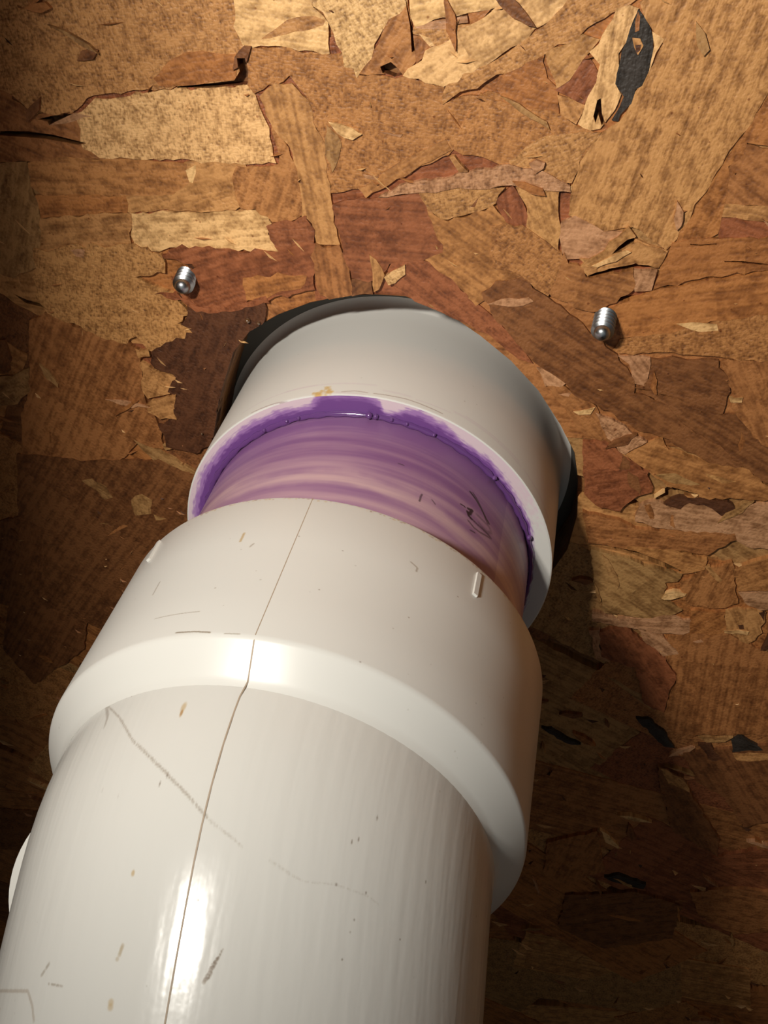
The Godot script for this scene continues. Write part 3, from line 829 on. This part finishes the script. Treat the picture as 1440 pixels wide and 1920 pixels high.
# a point on the elbow's swept body: distance s along its bent axis, angle az round it, radius r; the elbow's own frame in mm
var bend_path: Array = []
func body_frame(s: float) -> Array:
	if bend_path.is_empty():
		var p := Vector3(0, -SOCKET_LEN - SHOULDER + 6.0, 0)
		for k in 1200:
			bend_path.append(p)
			var th := bend_angle(k * 0.25 - 6.0)
			p += (Vector3.DOWN * cos(th) + Vector3(sin(BEND_AZ), 0, cos(BEND_AZ)) * sin(th)) * 0.25
	return [bend_path[clampi(int((s + 6.0) * 4.0), 0, 1199)], bend_angle(s)]

func body_point(s: float, az: float, r: float) -> Array:
	var fr := body_frame(s)
	var th: float = fr[1]
	var b := Vector3(sin(BEND_AZ), 0, cos(BEND_AZ))
	var c := Vector3(sin(BEND_AZ + PI / 2), 0, cos(BEND_AZ + PI / 2))
	var e := b * cos(th) + Vector3.UP * sin(th)
	var n := e * cos(az - BEND_AZ) + c * sin(az - BEND_AZ)
	return [fr[0] + n * r, n]

# the angle and the distance along the bent body that a picture point shows
func on_body(px: float, py: float, tf: Basis) -> Vector2:
	var best := Vector2(-0.3, 40.0)
	var reach := Vector2(1.4, 45.0)
	for pass_ in 6:
		var mid := best
		var least := 1e18
		for i in range(-8, 9):
			for j in range(-8, 9):
				var q := mid + Vector2(i, j) / 8.0 * reach
				if q.y < -5.0:
					continue
				var w := tf * Vector3(body_point(q.y, q.x, R_BODY)[0]) + Vector3(0, FIT_TOP, 0)
				var v := view.transposed() * (w - CAM)
				var e := Vector2(720 + v.x / -v.z * FOCAL - px, 960 - v.y / -v.z * FOCAL - py).length_squared()
				if e < least:
					least = e
					best = q
		reach *= 0.3
	return best

func sweep_mesh(s0: float, s1: float, ds: float, radius: Callable, v_len: float) -> ArrayMesh:
	var st := begin()
	var steps := 128
	var prev: Array = []
	var ps := s0
	var n := int((s1 - s0) / ds)
	for i in n + 1:
		var s := s0 + (s1 - s0) * i / n
		var row: Array = []
		for k in steps + 1:
			row.append(body_point(s, TAU * k / steps - PI, radius.call(s)))
		if i > 0:
			for k in steps:
				quad(st, [prev[k][0] * 0.001, prev[k + 1][0] * 0.001, row[k + 1][0] * 0.001, row[k][0] * 0.001], [prev[k][1], prev[k + 1][1], row[k + 1][1], row[k][1]],
					[Vector2(float(k) / steps, ps / v_len), Vector2(float(k + 1) / steps, ps / v_len), Vector2(float(k + 1) / steps, s / v_len), Vector2(float(k) / steps, s / v_len)])
		prev = row
		ps = s
	return st.commit()

func make_elbow() -> void:
	var f := thing("pipe_elbow", "white PVC drain elbow with a stepped socket pushed onto the purple pipe", "pipe fitting", mm(Vector3(0, FIT_TOP, 0)))
	f.basis = tilt(FIT_TX, FIT_TZ)
	var tf := tilt(FIT_TX, FIT_TZ)
	# socket
	var w := 2048
	var h := 400
	var im := blank(w, h, PVC)
	var span := SOCKET_LEN + SHOULDER + 1.0
	var put := func(px: float, py: float) -> Vector2:
		var c := on_cylinder(px, py, R_SOCKET, tf, FIT_TOP)
		return Vector2((c.x + PI) / TAU * w, (FIT_TOP - c.y) / span * h)
	specks(im, 110)
	var grime := Color(0.58, 0.53, 0.47)
	var tan_stain := Color(0.70, 0.55, 0.33)
	stroke(im, [put.call(330, 1186), put.call(362, 1184), put.call(395, 1185)], 1.3, grime, 0.7)
	stroke(im, [put.call(420, 1187), put.call(450, 1188)], 1.0, grime, 0.35)
	stroke(im, [put.call(290, 1160), put.call(340, 1150), put.call(375, 1146)], 0.8, grime, 0.3)
	stroke(im, [put.call(450, 1015), put.call(458, 998)], 2.0, tan_stain, 0.35)
	stroke(im, [put.call(468, 1025), put.call(476, 1018)], 1.4, grime, 0.3)
	stroke(im, [put.call(286, 1115), put.call(300, 1090)], 1.0, grime, 0.35)
	stroke(im, [put.call(770, 1053), put.call(782, 1064), put.call(780, 1072)], 1.4, grime, 0.35)
	for q in [[766, 1157], [642, 1032], [403, 1102], [598, 1105], [675, 1240], [858, 1118], [560, 1005]]:
		dab(im, put.call(q[0], q[1]), 1.1, Color(0.42, 0.36, 0.31), 0.5)
	# glue squeezed round the upper edge, with bits of grit
	for k in 260:
		var a := rng.randf_range(-0.9, 1.1)
		dab(im, Vector2((a + PI) / TAU * w, rng.randf_range(0, 7)), rng.randf_range(0.8, 2.4), [Color(0.78, 0.68, 0.5), Color(0.62, 0.5, 0.42), Color(0.86, 0.8, 0.72)][rng.randi() % 3], 0.4)
	var e0 := -SOCKET_LEN
	var prof: Array = [Vector2(45.4, -30), Vector2(45.4, -1), Vector2(46.4, 0), Vector2(50.6, 0), Vector2(51.05, -0.12), Vector2(R_SOCKET, -0.6), Vector2(R_SOCKET, -15), Vector2(R_SOCKET, -30), Vector2(R_SOCKET, e0 + 0.9), Vector2(R_SOCKET - 0.1, e0 + 0.3), Vector2(R_SOCKET - 0.5, e0 - 0.3), Vector2(R_BODY + 1.0, e0 - SHOULDER + 0.9), Vector2(R_BODY + 0.45, e0 - SHOULDER + 0.2), Vector2(R_BODY - 0.2, e0 - SHOULDER - 1.2), Vector2(R_BODY - 3.0, e0 - SHOULDER - 1.6)]
	part("socket", lathe(prof, 200, 0.0, -span), pvc_mat(picture(im), 0.32), f)
	# bent body
	var bw := 2048
	var bh := 1024
	var vl := 140.0
	var bm := blank(bw, bh, PVC)
	var on := func(px: float, py: float) -> Vector2:
		var c := on_body(px, py, tf)
		return Vector2((c.x + PI) / TAU * bw, c.y / vl * bh)
	specks(bm, 160)
	# the hairline where two halves of the mould met, then scuffs and stains
	stroke(bm, [on.call(200, 1322), on.call(250, 1385), on.call(315, 1450), on.call(355, 1492), on.call(390, 1533)], 0.6, grime, 0.4, 0.15)
	stroke(bm, [on.call(390, 1533), on.call(425, 1560), on.call(455, 1588)], 0.6, grime, 0.2, 0.3)
	stroke(bm, [on.call(500, 1610), on.call(570, 1650), on.call(630, 1655), on.call(690, 1680), on.call(710, 1697)], 0.6, grime, 0.12, 0.4)
	stroke(bm, [on.call(196, 1318), on.call(203, 1340), on.call(196, 1362)], 2.2, Color(0.62, 0.58, 0.54), 0.35)
	stroke(bm, [on.call(345, 1322), on.call(338, 1338)], 4.0, tan_stain, 0.45)
	stroke(bm, [on.call(341, 1332), on.call(337, 1340)], 2.0, Color(0.62, 0.42, 0.2), 0.6)
	stroke(bm, [on.call(249, 1636), on.call(248, 1648)], 2.4, tan_stain, 0.5)
	stroke(bm, [on.call(230, 1770), on.call(222, 1790), on.call(214, 1808)], 2.4, Color(0.68, 0.6, 0.48), 0.4, 0.2)
	stroke(bm, [on.call(208, 1875), on.call(206, 1895)], 4.0, tan_stain, 0.35)
	stroke(bm, [on.call(0, 1890), on.call(30, 1866), on.call(52, 1855), on.call(60, 1880), on.call(64, 1915)], 2.2, Color(0.62, 0.55, 0.48), 0.22)
	stroke(bm, [on.call(75, 1830), on.call(95, 1800)], 2.0, grime, 0.3, 0.3)
	stroke(bm, [on.call(90, 1840), on.call(118, 1846)], 1.2, grime, 0.3, 0.3)
	for k in 7:
		stroke(bm, [on.call(380 + k * 2, 1838 - k), on.call(400 + k * 3, 1800 - k * 4)], 0.9, Color(0.50, 0.44, 0.38), 0.35, 0.45)
	stroke(bm, [on.call(384, 1836), on.call(379, 1842)], 2.2, grime, 0.6)
	for q in [[707, 1530], [672, 1570], [659, 1577], [641, 1798], [664, 1721], [686, 1672], [630, 1656], [798, 1652], [750, 1758], [372, 1685], [314, 1450], [300, 1466], [248, 1302], [310, 1283], [790, 1357], [758, 1378]]:
		dab(bm, on.call(q[0], q[1]), 1.0, Color(0.42, 0.36, 0.31), 0.55)
	var ripple := FastNoiseLite.new()
	ripple.seed = 21
	ripple.frequency = 0.03
	ripple.fractal_octaves = 3
	var rm := Image.create(1024, 512, false, Image.FORMAT_RGB8)
	for y in 512:
		for x in 1024:
			var v := 0.5 + ripple.get_noise_2d(x * 2.6, y * 0.35) * 0.5 + ripple.get_noise_2d(x * 5.0, y * 5.0 + 700) * 0.10
			rm.set_pixel(x, y, Color(v, v, v))
	rm.bump_map_to_normal_map(1.0)
	var bmat := pvc_mat(picture(bm), 0.2)
	bmat.normal_enabled = true
	bmat.normal_texture = picture(rm)
	bmat.normal_scale = 0.24
	part("body", sweep_mesh(-5.0, 140.0, 2.5, func(_s): return R_BODY, vl), bmat, f)
	# its other socket, and the pipe that leaves it below the picture
	var flare := func(s: float) -> float:
		if s < 178.0:
			return lerpf(R_BODY, R_SOCKET, clampf((s - 172.0) / 6.0, 0.0, 1.0))
		return R_SOCKET
	part("lower_socket", sweep_mesh(139.0, 222.0, 1.0, flare, vl), pvc_mat(null, 0.27), f)
	# the seam itself, a fine soiled ridge down the socket, over its shoulder and on down the body
	var st := begin()
	var az := -0.277
	var seam: Array = []
	for q in [[0.0, R_SOCKET], [-20.0, R_SOCKET], [e0 + 0.9, R_SOCKET], [e0 - 0.3, R_SOCKET - 0.5], [e0 - SHOULDER + 0.9, R_BODY + 1.0], [e0 - SHOULDER + 0.2, R_BODY + 0.45]]:
		seam.append([Vector3(sin(az) * q[1], q[0], cos(az) * q[1]), Vector3(sin(az), -0.7 if q[1] < R_SOCKET - 0.2 and q[1] > R_BODY + 0.6 else 0.0, cos(az)).normalized()])
	for k in 116:
		seam.append(body_point(1.2 + k * 1.1, az - 0.012, R_BODY + 0.03))
	var across := Vector3(cos(az), 0, -sin(az))
	for i in seam.size() - 1:
		var wide := 0.10 if i < 2 else (0.15 if i < 40 else 0.19)
		var a: Vector3 = seam[i][0]
		var b: Vector3 = seam[i + 1][0]
		var na: Vector3 = seam[i][1]
		var nb: Vector3 = seam[i + 1][1]
		for side in [-1.0, 1.0]:
			quad(st, [(a + across * wide * side) * 0.001, (a + na * 0.06) * 0.001, (b + nb * 0.06) * 0.001, (b + across * wide * side) * 0.001],
				[(na + across * side * 0.3).normalized(), na, nb, (nb + across * side * 0.3).normalized()], [Vector2.ZERO, Vector2.ZERO, Vector2.ZERO, Vector2.ZERO])
	part("mould_seam", st.commit(), mat(rgb(172, 154, 134), 0.6), f).set_meta("label", "soiled hairline seam")
	# moulded ticks that mark the quarter turns of the socket
	for q in [[[897, 1076], [889, 1118]], [[300, 1016], [279, 1052]]]:
		var c0 := on_cylinder(q[0][0], q[0][1], R_SOCKET, tf, FIT_TOP)
		var c1 := on_cylinder(q[1][0], q[1][1], R_SOCKET, tf, FIT_TOP)
		var ts := begin()
		var p0 := Vector3(sin(c0.x) * R_SOCKET, c0.y - FIT_TOP, cos(c0.x) * R_SOCKET)
		var p1 := Vector3(sin(c1.x) * R_SOCKET, c1.y - FIT_TOP, cos(c1.x) * R_SOCKET)
		var out := Vector3(sin(c0.x), 0, cos(c0.x))
		var sidew := Vector3(cos(c0.x), 0, -sin(c0.x)) * 0.6
		var lift := out * 0.5
		var ring: Array = [p0 - sidew, p0 + sidew, p1 + sidew, p1 - sidew]
		for i in 4:
			var a: Vector3 = ring[i]
			var b: Vector3 = ring[(i + 1) % 4]
			var mid := (p0 + p1) * 0.5
			var nn := ((a + b) * 0.5 - mid).normalized()
			var ai := a.lerp(mid, 0.06) + lift
			var bi := b.lerp(mid, 0.06) + lift
			quad(ts, [(a - out * 0.6) * 0.001, (b - out * 0.6) * 0.001, bi * 0.001, ai * 0.001], [nn, nn, nn, nn], [Vector2.ZERO, Vector2.ZERO, Vector2.ZERO, Vector2.ZERO])
		quad(ts, [ring[0].lerp((p0 + p1) * 0.5, 0.06) * 0.001 + lift * 0.001, ring[1].lerp((p0 + p1) * 0.5, 0.06) * 0.001 + lift * 0.001, ring[2].lerp((p0 + p1) * 0.5, 0.06) * 0.001 + lift * 0.001, ring[3].lerp((p0 + p1) * 0.5, 0.06) * 0.001 + lift * 0.001], [out, out, out, out], [Vector2.ZERO, Vector2.ZERO, Vector2.ZERO, Vector2.ZERO])
		part("alignment_tick", ts.commit(), pvc_mat(null, 0.3), f)
	# a small side inlet that shows past the left flank
	var si := begin()
	var along := ray_dir(217, 1664).normalized()
	var from := tf.transposed() * (CAM + along * 226.0 - Vector3(0, FIT_TOP, 0))
	var to := tf.transposed() * (CAM + along * 275.0 - Vector3(0, FIT_TOP, 0))
	tube_into(si, from * 0.001, to * 0.001, 0.0201, 0.0206, 64)
	part("side_inlet", si.commit(), pvc_mat(null, 0.3), f)
	# the drain line the elbow empties into
	var lp := thing("waste_pipe", "white waste pipe running off level from the lower end of the elbow", "pipe", Vector3.ZERO)
	var ls := begin()
	var fr := body_frame(200.0)
	var start: Vector3 = f.transform * (fr[0] * 0.001)
	var dirw := (f.basis * Vector3(sin(BEND_AZ), 0, cos(BEND_AZ))).normalized()
	tube_into(ls, start, start + dirw * 0.9, R_PIPE * 0.001, R_PIPE * 0.001, 64)
	part("pipe_wall", ls.commit(), pvc_mat(null, 0.3), lp)

func make_screw(px: float, py: float, len: float, lean: Vector2, label: String) -> void:
	var at := on_ceiling(px, py)
	var s := thing("screw", label, "screw", mm(Vector3(at.x, 0, at.z)), "screw tips through the subfloor")
	var steel := mat(rgb(168, 170, 172), 0.34, 1.0)
	var prof: Array = [Vector2(2.0, 4.0)]
	var y := 3.0
	while y > -len + 1.6:
		prof.append_array([Vector2(2.05, y), Vector2(2.85, y - 0.62), Vector2(2.85, y - 0.78), Vector2(2.05, y - 1.35)])
		y -= 1.55
	part("thread", lathe(prof, 40), steel, s)
	part("tip", lathe([Vector2(2.05, y + 0.25), Vector2(2.0, y - 0.5), Vector2(1.7, y - 1.2), Vector2(1.0, y - 1.75), Vector2(0.0, y - 1.95)], 40), steel, s)
	s.rotation = Vector3(lean.x, 0, lean.y)

# ------------------------------------------------------------------ the scene
func _ready() -> void:
	rng.seed = 20240611
	waver.seed = 4
	waver.frequency = 0.16
	waver.fractal_octaves = 2
	# camera
	var cam := Camera3D.new()
	cam.name = "camera"
	add_child(cam)
	cam.transform = Transform3D(view, mm(CAM))
	cam.fov = rad_to_deg(2.0 * atan(960.0 / FOCAL))
	cam.near = 0.005
	cam.current = true
	# air, exposure
	var we := WorldEnvironment.new()
	we.name = "environment"
	var env := Environment.new()
	env.background_mode = Environment.BG_COLOR
	env.background_color = Color(0.02, 0.02, 0.022)
	env.tonemap_mode = Environment.TONE_MAPPER_LINEAR
	env.tonemap_exposure = 1.1
	env.sdfgi_enabled = true
	env.ssao_enabled = true
	env.ssil_enabled = true
	we.environment = env
	add_child(we)
	# the lamp: two LEDs of a clamp light hung from the joist, see make_lamp
	make_lamp()
	make_fill_lamp()
	# structure
	make_grain()
	make_hole()
	make_slits()
	var board := make_board()
	filler(board)
	traced(board)
	chips(board)
	slivers(board)
	make_room()
	# plumbing
	make_flange()
	make_pipe()
	make_elbow()
	make_screw(350, 519, 6.0, Vector2(0.05, 0.12), "dull steel screw tip poking out beside the reddish dark torn flake")
	make_screw(1136, 592, 8.5, Vector2(0.1, -0.06), "shiny threaded screw tip poking out beside the long dark diagonal flake")
	make_droplets()

const LAMP_AT := [Vector3(-162, -296, 250), Vector3(-144, -296, 262)]
const LAMP_AIM := Vector3(-40, 0, 140)
const LAMP_ENERGY := 0.068

func make_lamp() -> void:
	var l := thing("clamp_light", "small black two LED clamp light hung under the wooden joist", "lamp", Vector3.ZERO)
	var black := mat(rgb(30, 30, 32), 0.4)
	var mid: Vector3 = (LAMP_AT[0] + LAMP_AT[1]) * 0.5
	var dir := (LAMP_AIM - mid).normalized()
	var st := begin()
	tube_into(st, mm(mid - dir * 14.0), mm(mid - dir * 40.0), 0.026, 0.016, 32)
	part("housing", st.commit(), black, l)
	for p in LAMP_AT:
		var lens := begin()
		tube_into(lens, mm(p - dir * 13.9), mm(p - dir * 10.5), 0.0075, 0.0075, 24)
		var glow := mat(Color(1, 0.95, 0.85), 0.3)
		glow.emission_enabled = true
		glow.emission = Color(1, 0.94, 0.82)
		glow.emission_energy_multiplier = 2.0
		part("led", lens.commit(), glow, l)
		var s := SpotLight3D.new()
		s.name = "led_light"
		l.add_child(s, true)
		s.position = mm(p)
		s.look_at_from_position(mm(p), mm(LAMP_AIM), Vector3.UP)
		s.light_color = Color(1.0, 0.98, 0.94)
		s.light_energy = LAMP_ENERGY
		s.light_size = 0.01
		s.spot_angle = 52.0
		s.spot_angle_attenuation = 1.0
		s.spot_range = 6.0
		s.spot_attenuation = 2.0
		s.shadow_enabled = true
	var arm := begin()
	tube_into(arm, mm(mid - dir * 34.0), mm(Vector3(-147, -192, 292)), 0.004, 0.004, 12)
	part("arm", arm.commit(), black, l)
	var jaw := begin()
	box(jaw, mm(Vector3(-170, -194, 280)), mm(Vector3(-124, -184.5, 304)))
	box(jaw, mm(Vector3(-174, -194, 280)), mm(Vector3(-166.5, -159, 304)))
	box(jaw, mm(Vector3(-127.5, -194, 280)), mm(Vector3(-120, -159, 304)))
	part("clamp", jaw.commit(), black, l)

func make_fill_lamp() -> void:
	# an unseen fill lamp, added for its bounce, throws its light on the floor, which sends a weak cool light up into the bay
	var at := Vector3(200, -900, 600)
	var b := thing("added_fill_lamp", "added unseen fill lamp with a shade hanging low on a cord and shining down on the floor", "lamp", mm(at))
	var glow := mat(Color(0.9, 0.95, 1.0), 0.3)
	glow.emission_enabled = true
	glow.emission = Color(0.85, 0.92, 1.0)
	glow.emission_energy_multiplier = 0.6
	part("fill_bulb", lathe([Vector2(0.1, 32), Vector2(20, 26), Vector2(28, 8), Vector2(24, -12), Vector2(12, -22), Vector2(0.1, -25)], 24), glow, b)
	part("shade", lathe([Vector2(14, 70), Vector2(40, 66), Vector2(110, -20), Vector2(112, -22), Vector2(108, -22), Vector2(38, 62), Vector2(14, 66), Vector2(14, 70)], 40), mat(rgb(40, 60, 50), 0.5), b)
	var cord := begin()
	tube_into(cord, Vector3(0, 0.03, 0), Vector3(0, 0.897, 0), 0.004, 0.003, 10)
	part("cord", cord.commit(), mat(rgb(40, 38, 36), 0.6), b)
	var o := SpotLight3D.new()
	o.name = "fill_light"
	b.add_child(o)
	o.position = Vector3(0, -0.035, 0)
	o.rotation = Vector3(-PI / 2, 0, 0)
	o.light_color = Color(0.84, 0.92, 1.0)
	o.light_energy = 3.2
	o.light_size = 0.03
	o.spot_angle = 65.0
	o.spot_angle_attenuation = 0.6
	o.spot_range = 8.0
	o.spot_attenuation = 2.0
	o.shadow_enabled = true

func make_room() -> void:
	var pine := wood_mat(rgb(196, 160, 112), 0)
	var k := 1
	for x in [-147.0 - 406.0, -147.0, 259.0, 259.0 + 406.0]:
		var st := begin()
		box(st, mm(Vector3(x - 19, -184, -1690)), mm(Vector3(x + 19, -3.0, 1690)))
		var o := structure("trim_%d" % k, st.commit(), pine)
		o.set_meta("label", "pine floor joist running under the strand board")
		k += 1
	var concrete := mat(rgb(120, 116, 108), 0.9)
	var half := 1.7
	for s in [["floor", Vector3(-half, -0.1, -half), Vector3(half, 0, half)], ["wall_left", Vector3(-half - 0.1, -0.1, -half), Vector3(-half, CEIL + 0.02, half)], ["wall_right", Vector3(half, -0.1, -half), Vector3(half + 0.1, CEIL + 0.02, half)],
			["wall_back", Vector3(-half, -0.1, -half - 0.1), Vector3(half, CEIL + 0.02, -half)], ["wall_front", Vector3(-half, -0.1, half), Vector3(half, CEIL + 0.02, half + 0.1)]]:
		var st := begin()
		box(st, s[1], s[2])
		structure(s[0], st.commit(), concrete)

func make_droplets() -> void:
	# hardened drops of resin on the dark torn wood by the cut
	var amber := mat(rgb(96, 66, 40), 0.16)
	amber.metallic_specular = 1.0
	amber.clearcoat_enabled = true
	amber.clearcoat = 1.0
	amber.clearcoat_roughness = 0.12
	for q in [[467, 597, 0.75, "larger glossy resin drop on the dark torn wood beside the cut"], [487, 602, 0.5, "smaller glossy resin drop at the edge of the round cut"], [381, 809, 0.35, "tiny glossy resin drop on dark wood low beside the socket"]]:
		var p := on_ceiling(q[0], q[1])
		var s := SphereMesh.new()
		s.radius = q[2] * 0.001
		s.height = q[2] * 0.0024
		s.radial_segments = 20
		s.rings = 10
		var o := part("resin_drop", s, amber, self, mm(Vector3(p.x, -1.25, p.z)))
		tag(o, q[3], "resin drop", "resin drops by the cut")
